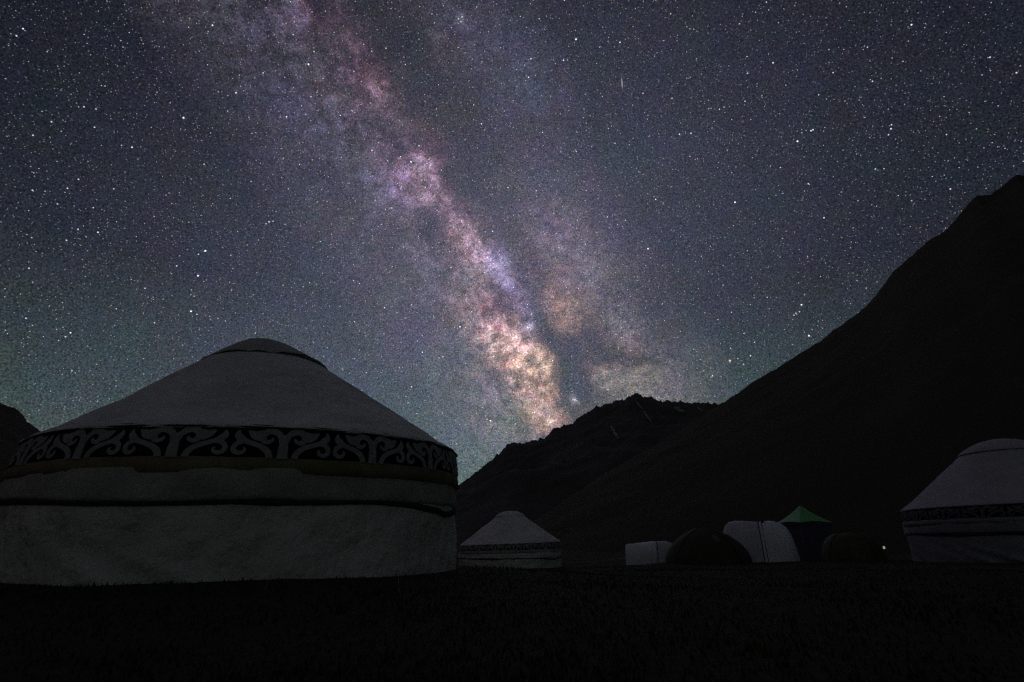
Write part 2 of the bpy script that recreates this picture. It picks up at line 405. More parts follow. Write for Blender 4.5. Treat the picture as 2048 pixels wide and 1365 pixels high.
M = {
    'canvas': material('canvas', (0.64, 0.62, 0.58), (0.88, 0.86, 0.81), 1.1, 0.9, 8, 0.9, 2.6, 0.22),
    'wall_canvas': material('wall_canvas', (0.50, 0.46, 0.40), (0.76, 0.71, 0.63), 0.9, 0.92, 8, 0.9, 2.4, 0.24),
    'shaded_canvas': material('shaded_canvas', (0.44, 0.435, 0.44), (0.54, 0.53, 0.535), 1.3, 0.9, 6, 0.25, 30),  # roof canvas darkened: the right yurt's weaker light put into its colour
    'shaded_wall': material('shaded_wall', (0.24, 0.24, 0.25), (0.32, 0.32, 0.325), 1.1, 0.92, 6, 0.3, 22),  # wall canvas darkened the same way, shade painted in
    'crown_felt': material('crown_felt', (0.42, 0.405, 0.38), (0.56, 0.54, 0.51), 3.0, 0.95, 5, 0.3, 40),
    'band_felt': material('band_felt', (0.010, 0.009, 0.011), (0.022, 0.018, 0.020), 6.0, 0.95),
    'ornament': material('ornament', (0.30, 0.275, 0.28), (0.40, 0.37, 0.375), 9.0, 0.95),
    'shaded_ornament': material('shaded_ornament', (0.12, 0.11, 0.12), (0.19, 0.18, 0.19), 9.0, 0.95),  # ornament felt with the right yurt's dimness painted in
    'ochre': material('ochre', (0.17, 0.135, 0.075), (0.26, 0.21, 0.125), 5.0, 0.95),
    'felt_strip': material('felt_strip', (0.32, 0.295, 0.245), (0.47, 0.435, 0.37), 2.2, 0.95, 6, 0.4, 18),
    'rope': material('rope', (0.03, 0.027, 0.024), (0.07, 0.06, 0.05), 20.0, 0.95),
    'pale_rope': material('pale_rope', (0.35, 0.33, 0.28), (0.5, 0.48, 0.42), 20.0, 0.9),
    'white_nylon': material('white_nylon', (0.78, 0.79, 0.81), (0.88, 0.89, 0.90), 2.0, 0.6, 4, 0.2, 12),
    'shaded_nylon': material('shaded_nylon', (0.58, 0.58, 0.58), (0.70, 0.70, 0.70), 2.0, 0.6, 4, 0.2, 12),  # white nylon darkened to paint the shading of faces turned away
    'dark_olive': material('dark_olive', (0.052, 0.050, 0.030), (0.075, 0.070, 0.042), 3.0, 0.7, 4, 0.2, 12),
    'olive': material('olive', (0.075, 0.092, 0.040), (0.11, 0.125, 0.058), 3.0, 0.7, 4, 0.2, 12),
    'green_fly': material('green_fly', (0.15, 0.50, 0.17), (0.20, 0.60, 0.22), 3.0, 0.5, 4, 0.15, 10),
    'navy': material('navy', (0.075, 0.070, 0.095), (0.100, 0.094, 0.125), 3.0, 0.8),
    'black_trim': material('black_trim', (0.012, 0.012, 0.012), (0.025, 0.025, 0.025), 10.0, 0.7),
    'patch': material('patch', (0.20, 0.12, 0.11), (0.28, 0.18, 0.17), 8.0, 0.8),
    'metal': material('metal', (0.10, 0.10, 0.10), (0.18, 0.18, 0.18), 8.0, 0.5),
    'grass': material('grass', (0.024, 0.034, 0.011), (0.046, 0.052, 0.020), 0.9, 0.95, 8),
    'soil': material('soil', (0.026, 0.030, 0.014), (0.050, 0.047, 0.025), 0.35, 1.0, 10, 0.6, 9),
    'straw': material('straw', (0.30, 0.27, 0.18), (0.42, 0.38, 0.27), 9.0, 0.9),
    'slope': material('slope', (0.050, 0.041, 0.025), (0.068, 0.055, 0.034), 0.012, 1.0, 10),
    'crag': material('crag', (0.062, 0.055, 0.046), (0.096, 0.086, 0.074), 0.008, 1.0, 12),
    'snow': material('snow', (0.20, 0.205, 0.22), (0.36, 0.365, 0.38), 0.05, 0.8, 6),
}

def value_noise(seed):
    """Smooth two-dimensional noise with octaves, for numpy arrays."""
    g = np.random.default_rng(seed).random((256, 256))
    def one(x, y):
        xi, yi = np.floor(x).astype(int), np.floor(y).astype(int)
        fx, fy = x - xi, y - yi
        fx, fy = fx * fx * (3 - 2 * fx), fy * fy * (3 - 2 * fy)
        a, b = g[xi % 256, yi % 256], g[(xi + 1) % 256, yi % 256]
        c, d_ = g[xi % 256, (yi + 1) % 256], g[(xi + 1) % 256, (yi + 1) % 256]
        return (a * (1 - fx) + b * fx) * (1 - fy) + (c * (1 - fx) + d_ * fx) * fy - 0.5
    def fbm(x, y, octaves=5, gain=0.5):
        x, y = np.asarray(x, float), np.asarray(y, float)
        s, amp = 0, 1.0
        for k in range(octaves):
            s = s + amp * one(x * 2 ** k + 17.3 * k, y * 2 ** k + 5.1 * k)
            amp *= gain
        return s
    return fbm

# ------------------------------------------------------------------ meadow
# the meadow falls gently away to the left rear; heights at the places where things stand
def at(az, dist):
    return np.array([dist * math.sin(R(az)), dist * math.cos(R(az))])
KNOTS = [(0, 0, 0.0), (*at(-25.6, 9.08), 0.12), (*at(-25.6, 6.0), 0.12), (*at(-8, 9), 0.12), (*at(-45, 9), 0.10), (*at(-0.2, 33), -0.86),
         (*at(24, 26), -0.25), (*at(13.5, 27), -0.46), (*at(19, 24.5), -0.26), (*at(43.2, 22.7), 0.06), (*at(31.3, 24), -0.10), (*at(28, 30), -0.25),
         (*at(-2, 12), -0.22), (*at(0, 18), -0.48), (*at(0, 25), -0.70), (*at(5, 29), -0.78), (*at(-5, 28), -0.78), (*at(14, 20), -0.36), (*at(25, 19), -0.20), (*at(43, 17), -0.02), (*at(20, 12), -0.10), (*at(45, 12), 0.02), (*at(-30, 40), -0.6), (*at(25, 60), -0.5), (*at(0, 70), -1.6)]
KX = np.array([[k[0], k[1]] for k in KNOTS]); KZ = np.array([k[2] for k in KNOTS])
gn = value_noise(3)
def ground_z(x, y):
    x, y = np.asarray(x, float), np.asarray(y, float)
    d2 = (x[..., None] - KX[:, 0]) ** 2 + (y[..., None] - KX[:, 1]) ** 2 + 0.6
    w_ = 1.0 / d2 ** 1.6
    z = (w_ * KZ).sum(-1) / w_.sum(-1)
    r = np.hypot(x, y)
    far = np.clip((r - 60) / 200, 0, 1)
    return z * (1 - far) - 3.0 * far + 0.035 * gn(x * 0.8, y * 0.8, 4) * np.clip(r / 3, 0.2, 1)

nrad, nang = 150, 220
rad = np.concatenate([[0.0], np.geomspace(0.3, 12000, nrad - 1)])
ang = np.linspace(0, 2 * np.pi, nang, endpoint=False)
gx_, gy_ = np.outer(rad, np.sin(ang)), np.outer(rad, np.cos(ang))
gv = np.stack([gx_, gy_, ground_z(gx_, gy_)], -1).reshape(-1, 3)
ground = tag(mesh_obj('ground', gv, grid_faces(nrad, nang, True), M['soil']), kind='structure')

# ------------------------------------------------------------------ mountains
# ridge lines as azimuth and elevation seen from the meadow
RIGHT_RIDGE = [(2.00,2.00), (6.00,4.50), (10.00,7.00), (22.88,13.55), (24.35,14.37), (26.00,15.34), (28.60,16.44), (31.02,17.59), (32.62,18.23), (33.93,19.04), (35.33,19.70), (37.09,20.57), (38.22,21.50), (40.11,23.20), (41.81,24.09), (42.97,24.78), (44.65,25.28), (45.69,26.03), (46.70,26.75), (47.55,27.21), (48.38,26.88), (49.11,27.15), (49.81,27.45), (50.37,27.64), (50.74,27.41), (54.00,28.00), (60.00,29.50), (70.00,28.00), (82.00,25.00), (95.00,20.00)]
FAR_RIDGE = [(-16.00,0.80), (-11.00,2.80), (-5.69,5.82), (-3.96,7.24), (-2.14,8.62), (-0.77,9.95), (0.19,10.54), (0.83,10.29), (1.92,10.32), (2.86,10.53), (3.82,11.05), (4.78,11.68), (6.70,12.34), (7.65,13.18), (8.96,13.79), (10.54,14.21), (12.17,14.62), (13.45,15.24), (14.23,15.25), (14.95,14.83), (16.71,14.28), (18.47,14.04), (20.45,13.88), (22.13,13.68), (22.85,13.51), (24.00,14.30), (28.00,15.20), (34.00,13.00), (42.00,12.00)]
LEFT_RIDGE = [(-178.00,5.00), (-150.00,7.00), (-122.00,13.00), (-98.00,23.00), (-80.00,26.00), (-66.00,21.50), (-55.00,15.60), (-49.00,12.30), (-45.61,10.49), (-45.35,10.42), (-44.92,10.14), (-44.43,9.90), (-44.02,9.60), (-43.71,9.25), (-43.31,9.03), (-42.83,8.73), (-39.00,6.20), (-34.00,4.00), (-28.00,2.00), (-22.00,0.80)]  # unseen stretch left and behind added to shade the big yurt's left wall
def mountain(name, ridge, dist, foot, mat, seed, step, rough, crag, power=1.0):
    az = np.arange(ridge[0][0], ridge[-1][0], step)
    el = np.interp(az, [p[0] for p in ridge], [p[1] for p in ridge])
    fb = value_noise(seed)
    dd = np.interp(az, *zip(*dist)) if isinstance(dist, list) else np.full_like(az, dist)
    ff = np.interp(az, *zip(*foot)) if isinstance(foot, list) else np.full_like(az, foot)
    win = max(3, int(2.5 / step)) | 1
    el_s = np.convolve(np.pad(el, win // 2, mode='edge'), np.ones(win) / win, mode='valid')
    el = el + crag * fb(az * 2.2, az * 0 + 3.3, 6, 0.55)
    top = EYE + dd * np.tan(np.radians(el))
    body = EYE + dd * np.tan(np.radians(el_s))
    rows = []
    T = np.concatenate([np.linspace(0, 1, 120), np.linspace(1.03, 1.6, 12)])
    for t in T:
        rr = ff + (dd - ff) * t
        x, y = rr * np.sin(np.radians(az)), rr * np.cos(np.radians(az))
        if t <= 1:
            z = -8 + (body + 8) * t ** power + (top - body) * t ** 9
            bumps = rough * fb(x / 300, y / 300, 5, 0.5) * min(1.0, t * 3) * (1 - t ** 6)
            gully = -rough * 0.8 * np.abs(fb(x / 420 + 5, y / 420 + 9, 5)) * math.sin(math.pi * t)
            z = z + np.minimum(bumps + gully, (1 - t) * (top + 8) * 0.35)
        else:
            z = top - (top + 60) * (t - 1) / 0.6
        rows.append(np.stack([x, y, z], -1))
    V = np.array(rows)
    o = tag(mesh_obj(name, V.reshape(-1, 3), grid_faces(len(T), len(az)), mat), kind='structure')
    return o, V, az

far_mountain, FV, faz = mountain('rocky_mountain', FAR_RIDGE, 2600, 900, M['crag'], 21, 0.05, 60, 0.42)
mountain('grassy_mountain', RIGHT_RIDGE, [(2, 700), (22, 1000), (50, 950), (95, 900)], [(2, 260), (25, 210), (50, 150), (95, 150)], M['slope'], 33, 0.06, 16, 0.10)
mountain('hill_and_light_block', LEFT_RIDGE, 1300, 420, M['slope'], 45, 0.08, 18, 0.35)

# snow left in the gullies of the rocky mountain: sheets lying on its slope
def slope_point(az, el):
    """The point of the rocky slope seen in a given direction from the meadow."""
    j = int(np.clip(np.searchsorted(faz, az), 1, len(faz) - 1))
    P = FV[:120, j]
    e = np.degrees(np.arctan2(P[:, 2] - EYE, np.hypot(P[:, 0], P[:, 1])))
    vis = np.maximum.accumulate(e)
    k = int(np.clip(np.searchsorted(vis, el), 1, 119))
    f = (el - e[k - 1]) / max(e[k] - e[k - 1], 1e-4)
    return P[k - 1] + (P[k] - P[k - 1]) * np.clip(f, 0, 1)
for a0, e0, a1, e1, wd, label in ((10.95, 11.9, 11.63, 10.5, 0.21, 'pale narrow snow streak in a gully below the summit'),
                                  (14.55, 13.3, 15.3, 12.1, 0.16, 'faint broken snow streak right of the summit'),
                                  (18.0, 13.5, 18.6, 12.9, 0.40, 'faint wide snow patch under the flat ridge'),
                                  (13.9, 14.3, 14.5, 13.5, 0.14, 'short snow streak just under the summit'),
                                  (20.2, 13.3, 20.7, 12.8, 0.22, 'small faint snow patch near the foot of the flat ridge'),
                                  (7.0, 10.4, 7.45, 9.2, 0.05, 'thin snow thread low on the rocky face')):
    V, n = [], 16
    for i in range(n):
        f = i / (n - 1)
        w_ = wd * (0.35 + 0.65 * math.sin(math.pi * (0.12 + 0.82 * f))) * (1.0 + 1.1 * random.random())
        for s in (-1, 0, 1):
            p = slope_point(a0 + (a1 - a0) * f + s * w_ / 2 + 0.3 * wd * random.uniform(-1, 1), e0 + (e1 - e0) * f)
            q = p - np.array([0, 0, EYE]); q = q / np.linalg.norm(q)
            V.append(p - q * (14 if s == 0 else 6) + np.array([0, 0, 1.5]))
    o = mesh_obj('snow_patch', V, grid_faces(n, 3), M['snow'], far_mountain)
    o['label'] = label

# ------------------------------------------------------------------ yurts
def ornament_unit():
    """One pair of ram's-horn scrolls, as tapering strokes; x from -1 to 1, y from 0 (bottom) to 1."""
    def P(x, y): return ((x - 990) / 800.0 * 0.500, (672 - y) / 540.0)      # metres from the stem, share of the height
    strokes = []
    def stroke(pts, level): strokes.append(([(*P(x, y), w * 1.22 / 800.0 * 0.500) for x, y, w in pts], level))
    half = [
        ([(1010, 470, 70), (1022, 380, 74), (1050, 285, 82), (1115, 222, 88), (1200, 196, 90), (1280, 222, 92), (1328, 285, 92), (1318, 352, 82), (1262, 392, 66), (1200, 380, 52), (1168, 345, 36), (1182, 318, 16)], 1),
        ([(1290, 262, 120), (1370, 286, 150), (1440, 282, 120), (1500, 246, 84), (1560, 206, 16)], 2),
        ([(1185, 664, 92), (1205, 590, 84), (1255, 525, 78), (1350, 465, 72), (1460, 425, 66), (1570, 388, 72), (1660, 335, 100), (1706, 270, 84), (1694, 190, 10)], 1),
        ([(1600, 392, 60), (1680, 418, 66), (1728, 470, 66), (1736, 530, 64), (1694, 580, 60), (1630, 588, 56), (1578, 556, 46), (1572, 515, 32), (1600, 500, 12)], 2),
    ]
    for pts, lv in half:
        stroke(pts, lv)
        stroke([(1980 - x, y, w) for x, y, w in pts], lv)
    stroke([(990, 690, 150), (990, 600, 130), (990, 500, 130), (990, 400, 100), (990, 300, 60), (990, 262, 20)], 3)
    return strokes

STROKES = ornament_unit()

def smooth_path(pts, n=4):
    out = []
    for i in range(len(pts) - 1):
        p0, p1, p2, p3 = (np.array(pts[max(0, min(len(pts) - 1, i + k))]) for k in (-1, 0, 1, 2))
        for s in range(n):
            t = s / n
            out.append(0.5 * (2 * p1 + (p2 - p0) * t + (2 * p0 - 5 * p1 + 4 * p2 - p3) * t * t + (3 * p1 - p0 - 3 * p2 + p3) * t ** 3))
    out.append(np.array(pts[-1]))
    return out

def yurt(loc, rz, label, S, seed, lean=0.045, shift=0.27, squash=0.085, units=19, first=3.5, hem=1.49, fine=True, group='yurts of the camp', visible=180, shoulder=1.0, crown=None, crown_mat='crown_felt', roof_mat='canvas', wall_mat='wall_canvas', orn_mat='ornament', strip_mat='felt_strip', ochre_mat='ochre', ropes=True):
    """S scales the whole tent (1.0 = radius three metres); phi = 0 faces local -Y, growing to the right."""
    root = tag(empty('yurt', loc, rz), label, 'yurt', group)
    fb = value_noise(seed)
    nphi = 200 if fine else 120

    def place(phi, r, z):
        """lean and settle of the real tent, applied to every cloth alike"""
        x, y = r * np.sin(phi), -r * np.cos(phi)
        s = np.clip(z / 1.45, 0, 1)
        x = x - np.minimum(x + 1.1, 0) * squash * 1.6 * (0.6 + 0.4 * s)
        z2 = z + (lean * x + 0.007 * x * x * (lean > 0.042)) * s
        k = np.clip((z - 1.6) / 1.9, 0, 1)
        return np.stack([(x - shift * k * k) * S, y * S, z2 * S], -1)

    def wob(phi, z, amp, fx=3.0, fz=1.3, off=0.0):
        return amp * fb(np.sin(phi) * fx + 7 + off, np.cos(phi) * fx + z * fz + 3, 4)

    phis = np.linspace(-np.pi, np.pi, nphi, endpoint=False)

    def cloth(name, prof, mat, parent, amp=0.02, fx=3.0, fz=1.3, off=0.0, hemdrop=None, cap=False, folds=None, thick=True):
        """prof: list of (r, z) from the bottom up"""
        rows = []
        for i, (r, z) in enumerate(prof):
            zz = np.full(nphi, float(z))
            if hemdrop is not None and i < hemdrop[1]:
                zz = zz + hemdrop[0] * (1 - i / hemdrop[1]) * fb(np.sin(phis) * 2.2 + 11 + off, np.cos(phis) * 2.2 + 4, 4)
            if folds is not None: rr_extra = folds(phis, zz)
            else: rr_extra = 0
            rows.append(place(phis, r + wob(phis, zz, amp, fx, fz, off) + rr_extra, zz))
        V = np.array(rows).reshape(-1, 3)
        F = grid_faces(len(prof), nphi, True)
        if cap:
            V = np.vstack([V, [[*(place(np.array(0.0), np.array(0.0), np.array(cap)))]]])
            n = (len(prof) - 1) * nphi
            F += [(n + j, n + (j + 1) % nphi, len(V) - 1) for j in range(nphi)]
        return mesh_obj(name, V, F, mat, parent)

    # lower wall
    def wall_folds(phi, z):
        f = 0.10 * np.exp(-((phi + 0.30 + (z - 0.2) * 0.9) / 0.045) ** 2) * np.clip(1.0 - z / 0.55, 0, 1)
        f += 0.08 * np.exp(-((phi + 0.52 + (z - 0.2) * 0.7) / 0.05) ** 2) * np.clip(1.0 - z / 0.6, 0, 1)
        f += 0.012 * np.sin(phi * 23 + 3 * fb(phi * 2, z)) * np.clip(0.5 - z, 0, 0.5)
        return f
    low = hem - 1.49
    zs = list(np.linspace(-0.2, 0.82 + low, 22))
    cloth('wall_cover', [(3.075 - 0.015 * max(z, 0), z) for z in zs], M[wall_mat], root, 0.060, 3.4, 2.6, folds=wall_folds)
    # sagging dark rope standing in for the shadow under the upper felt
    def rope_z(phi):
        return 0.735 + low + 0.05 * fb(np.sin(phi) * 2.5 + 2, np.cos(phi) * 2.5, 3) - 0.10 * np.clip((np.abs(phi - 0.92) < 0.35) * (0.35 - np.abs(phi - 0.92)) / 0.35, 0, 1) + 0.05 * np.clip((-phi - 0.4), 0, 0.6)
    def ring(name, zfun, r, rad_, mat, parent, seg=5, flat=1.0, wv=(0.02, 3.0, 1.3)):
        rows = []
        for k in range(seg):
            q = 2 * math.pi * k / seg
            zz = zfun(phis) + rad_ * flat * math.sin(q)
            rows.append(place(phis, r + wob(phis, zz, *wv) + rad_ * math.cos(q), zz))
        V = np.array(rows).transpose(1, 0, 2).reshape(-1, 3)
        F = []
        for j in range(nphi):
            for k in range(seg):
                F.append((j * seg + k, j * seg + (k + 1) % seg, ((j + 1) % nphi) * seg + (k + 1) % seg, ((j + 1) % nphi) * seg + k))
        return mesh_obj(name, V, F, mat, parent)
    ring('hem_shadow_rope', rope_z, 3.070, 0.026, M['rope'], root, 6, 1.6, (0.060, 3.4, 2.6))
    # upper felt with an uneven hem
    cloth('felt_strip', [(r_, z_ + low) for r_, z_ in ((3.04, 0.755), (3.092, 0.765), (3.100, 0.80), (3.094, 0.88), (3.084, 0.95), (3.07, 1.02), (3.06, 1.06))], M[strip_mat], root, 0.060, 3.4, 2.6, 0.0, hemdrop=(0.07, 5))
    # ochre strip
    cloth('ochre_strip', [(r_, z_ + low) for r_, z_ in ((3.05, 1.01), (3.085, 1.015), (3.082, 1.09), (3.07, 1.17), (3.05, 1.175))], M[ochre_mat], root, 0.02, hemdrop=(0.03, 3))
    # ornament band
    zb, zt = 1.15 + low, hem + 0.03
    def band_r(z): return 3.072 - 0.030 * (z - zb) / (zt - zb) - 0.035 * max(0.0, (z - zb) / (zt - zb)) ** 3
    band = cloth('ornament_band', [(3.0, zb - 0.004)] + [(band_r(z), z) for z in np.linspace(zb, zt, 6)], M['band_felt'], root, 0.02)
    step = 2 * math.pi / units
    for u in range(units):
        c = R(first) + u * step
        c = (c + math.pi) % (2 * math.pi) - math.pi
        if abs(math.degrees(c)) > visible: continue
        V, F = [], []
        for pts, level in STROKES:
            path = smooth_path(pts, 3 if fine else 1)
            base = len(V)
            for i, p in enumerate(path):
                a, b = path[max(i - 1, 0)], path[min(i + 1, len(path) - 1)]
                hgt = zt - zb - 0.035
                tx, ty = b[0] - a[0], (b[1] - a[1]) * hgt
                L_ = math.hypot(tx, ty) + 1e-6
                nx, ny = -ty / L_, tx / L_
                w_ = p[2] / 2
                for s in (-1, 1):
                    ux = p[0] + s * nx * w_
                    uy = min(max(p[1] * hgt + s * ny * w_, 0.0), hgt)
                    phi = c + ux / 3.06
                    z = zb + 0.005 + uy
                    for proud in (0.001, 0.005 + 0.003 * level):
                        V.append(place(np.array(phi), band_r(z) + wob(np.array(phi), np.array(z), 0.02) + proud, np.array(z)))
            n = len(path)
            for i in range(n - 1):
                o_ = base + i * 4
                F += [(o_ + 1, o_ + 3, o_ + 7, o_ + 5), (o_, o_ + 1, o_ + 5, o_ + 4), (o_ + 2, o_ + 6, o_ + 7, o_ + 3)]
            F += [(base, base + 2, base + 3, base + 1), (base + n * 4 - 4, base + n * 4 - 3, base + n * 4 - 1, base + n * 4 - 2)]
        mesh_obj('felt_ornament', V, F, M[orn_mat], band, False)
    # roof: hem, rounded shoulder and long straight cone
    def roof_folds(phi, z):
        f = 0.012 * np.sin(phi * 31 + 4 * fb(phi * 1.5, z * 2)) * np.clip(2.05 - z, 0, 0.5) * 2
        f = f + 0.045 * fb(phi * 4.0 + 3, z * 4.0 + phi * 1.5, 3) * np.clip((3.1 - z) * 1.5, 0, 1)
        f += 0.010 * np.exp(-((phi - 0.55 - (z - 2.2) * 0.35) / 0.03) ** 2)
        f += -0.006 * np.abs(np.sin(phi * 20)) * np.clip((3.1 - z) * (z - 1.8), 0, 1)
        return f
    crown = crown or [(0.88, 3.025), (0.955, 3.015), (0.935, 3.055), (0.86, 3.105), (0.74, 3.185), (0.60, 3.28), (0.46, 3.37), (0.34, 3.435), (0.18, 3.475), (0.0, 3.505)]
    prof = [(2.98, hem - 0.004), (3.036, hem - 0.006)] + [(r_, hem + d_ * shoulder) for r_, d_ in ((3.030, 0.018), (3.005, 0.040), (2.96, 0.068), (2.90, 0.102), (2.80, 0.160))]
    r0, z0 = prof[-1]
    r1, z1 = crown[2][0] - 0.08, crown[2][1] + 0.02
    for t in np.linspace(0, 1, 18)[1:]:
        prof.append((r0 + (r1 - r0) * t, z0 + (z1 - z0) * t - 0.012 * math.sin(math.pi * t)))
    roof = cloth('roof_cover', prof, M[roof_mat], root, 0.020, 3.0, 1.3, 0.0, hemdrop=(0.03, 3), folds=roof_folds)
    ring('roof_rope', lambda p: np.full_like(p, hem - 0.002), 3.030, 0.010, M['rope'], root, 5)
    # crown cover: the cloth over the smoke ring
    cr = cloth('crown_cover', crown[:-1], M[crown_mat], root, 0.03 if ropes else 0.02, 1.6, 1.0, 8.2, hemdrop=(0.07 if ropes else 0.0, 5), cap=crown[-1][1])
    if ropes: ring('crown_rope', lambda p: crown[1][1] + 0.012 + 0.08 * fb(np.sin(p) * 2.2 + 11 + 8.2, np.cos(p) * 2.2 + 4, 4), crown[1][0] - 0.005, 0.011, M['rope'], cr, 5)
    return root

a = R(-25.6)
yurt((9.08 * math.sin(a), 9.08 * math.cos(a), 0.12), -a, 'large white felt yurt nearest the camera with black scroll-patterned band', 1.0, 5)
a = R(-0.2)
yurt((33 * math.sin(a), 33 * math.cos(a), -0.86), -a, 'smallest looking pale yurt, farthest away, beside the big yurt', 0.985, 6, lean=0.04, shift=0.02, squash=0.0, fine=False, hem=1.33, visible=100, shoulder=1.25,
     crown=[(0.86, 2.90), (0.94, 2.885), (0.92, 2.915), (0.84, 2.985), (0.72, 3.065), (0.58, 3.135), (0.42, 3.185), (0.22, 3.215), (0.0, 3.225)], crown_mat='canvas', strip_mat='wall_canvas', ochre_mat='felt_strip', ropes=False)
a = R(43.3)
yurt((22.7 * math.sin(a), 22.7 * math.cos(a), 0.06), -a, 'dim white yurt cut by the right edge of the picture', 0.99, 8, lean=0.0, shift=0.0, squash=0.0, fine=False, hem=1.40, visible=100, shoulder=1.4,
     crown=[(1.05, 3.09), (1.14, 3.075), (1.12, 3.11), (1.03, 3.19), (0.86, 3.30), (0.68, 3.395), (0.48, 3.47), (0.25, 3.525), (0.0, 3.54)], crown_mat='shaded_canvas', roof_mat='shaded_canvas', wall_mat='shaded_wall', orn_mat='shaded_ornament', strip_mat='shaded_wall', ochre_mat='shaded_wall', ropes=False)  # its dimness is painted into the cloth colours

# ------------------------------------------------------------------ tents
def frame_at(az, dist, name, label, cat, group=None, turn=0.0):
    p = at(az, dist)
    z = float(ground_z(np.array(p[0]), np.array(p[1])))
    return tag(empty(name, (p[0], p[1], z), -R(az) + turn), label, cat, group)

def hoop_shell(stations, nh=18, seed=1, amp=0.02):
    """stations: (x, half depth, height, sideways lean); hoops standing across the local x axis"""
    fb = value_noise(seed)
    rows = []
    for x, hd, h, ln in stations:
        q = np.linspace(0, np.pi, nh)
        c, s = np.cos(q), np.sin(q)
        e_ = 0.62
        y = -hd * np.sign(c) * np.abs(c) ** e_
        z = h * np.abs(s) ** e_ - 0.04
        w_ = amp * fb(x * 2.0 + q * 0.7, q * 1.6 + x, 3)
        rows.append(np.stack([x + ln * z, y * (1 + w_), z * (1 + w_)], -1))
    V = np.array(rows).reshape(-1, 3)
    F = grid_faces(len(stations), nh)
    n = (len(stations) - 1) * nh
    F += [tuple(range(nh - 1, -1, -1)), tuple(range(n, n + nh))]
    return V, F

def hoop_line(x, hd, h, ln, rad_, nh=18, off=0.006):
    q = np.linspace(0, np.pi, nh)
    c, s = np.cos(q), np.sin(q)
    z = h * np.abs(s) ** 0.62 - 0.04
    pts = np.stack([x + ln * z, -(hd + off) * np.sign(c) * np.abs(c) ** 0.62, z + off], -1)
    return tube(pts, rad_, 5)

def loft(stations, n=6):
    out = []
    for i in range(len(stations) - 1):
        for k in range(n):
            t = k / n
            out.append(tuple(a_ + (b_ - a_) * t for a_, b_ in zip(stations[i], stations[i + 1])))
    out.append(stations[-1])
    return out

# tall white tent
t = frame_at(24.3, 26.0, 'tunnel_tent', 'tall white rounded tent with two dark zip lines', 'tent', 'tents of the camp')
left = [(-1.50, 0.55, 0.95, 0.0), (-1.46, 0.72, 1.25, 0.0), (-1.36, 0.86, 1.48, 0.0), (-1.20, 0.95, 1.62, 0.0), (-0.95, 1.0, 1.68, 0.0), (-0.30, 1.02, 1.66, 0.0), (0.02, 1.03, 1.64, 0.0)]
right = [(0.02, 1.03, 1.64, 0.0), (0.12, 1.04, 1.66, 0.0), (0.60, 1.02, 1.66, 0.0), (0.85, 0.96, 1.58, 0.0), (1.05, 0.86, 1.40, 0.0), (1.18, 0.72, 1.10, 0.0), (1.27, 0.5, 0.65, 0.0), (1.34, 0.3, 0.12, 0.0)]
mesh_obj('shell', *hoop_shell(loft(left, 3), 24, 5, 0.035), M['shaded_nylon'], t)  # shaded half of the white tent, shade painted in the nylon
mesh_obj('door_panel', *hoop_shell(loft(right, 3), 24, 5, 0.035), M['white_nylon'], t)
for zx in (0.01, 0.14):
    mesh_obj('zip', *hoop_line(zx, 1.035, 1.655, -0.02, 0.014), M['black_trim'], t)
mesh_obj('vent', *box(0.16, -0.45, 1.56, 0.10, 0.16, 0.12), M['black_trim'], t)
mesh_obj('groundsheet', *box(0.0, 0, 0.012, 2.3, 1.6, 0.03), M['black_trim'], t)

# low white tent
t = frame_at(13.6, 27.2, 'tunnel_tent', 'low white tent at the left end of the row', 'tent', 'tents of the camp')
st = [(-0.98, 0.55, 0.20, 0.0), (-0.97, 0.66, 0.78, 0.0), (-0.90, 0.74, 0.90, 0.0), (-0.5, 0.78, 0.97, 0.0), (0.2, 0.80, 1.02, 0.0), (0.45, 0.80, 1.04, 0.05)]
mesh_obj('shell', *hoop_shell(loft(st, 3), 22, 8, 0.09), M['white_nylon'], t)
st = [(0.45, 0.80, 1.04, 0.05), (0.8, 0.78, 1.06, 0.1), (1.15, 0.66, 0.95, 0.1), (1.4, 0.4, 0.55, 0.1)]
mesh_obj('porch', *hoop_shell(loft(st, 2), 20, 9, 0.03), M['shaded_nylon'], t)  # angled side with its shading painted in
mesh_obj('zip', *hoop_line(0.45, 0.805, 1.045, 0.05, 0.012), M['black_trim'], t)

def dome(rx, ry, h, seed, n=40, m=14, sharp=0.8):
    fb = value_noise(seed)
    V, F = [], []
    for i in range(m):
        t_ = i / (m - 1)
        q = t_ * math.pi / 2
        for j in range(n):
            p = 2 * math.pi * j / n
            panel = 1 - 0.05 * abs(math.sin(2 * p)) * math.sin(q * 2)
            rr = math.cos(q) ** sharp * panel * (1 + 0.02 * float(fb(p * 2, t_ * 3)))
            V.append((rx * rr * math.cos(p), ry * rr * math.sin(p), h * math.sin(q) - 0.03))
    return V, grid_faces(m, n, True)

def dome_poles(root, rx, ry, h, mat, sharp=0.8):
    for d_ in (math.pi / 4, 3 * math.pi / 4):
        pts = []
        for k in range(25):
            q = math.pi * k / 24
            c, s = math.cos(q), math.sin(q)
            rr = abs(c) ** sharp * (1 if c > 0 else -1)
            panel = 1 - 0.05 * math.sin(2 * min(q, math.pi - q))
            pts.append((rx * rr * math.cos(d_) * panel * 1.012, ry * rr * math.sin(d_) * panel * 1.012, h * s * 1.01 - 0.03))
        mesh_obj('pole', *tube(pts, 0.012, 5), mat, root)

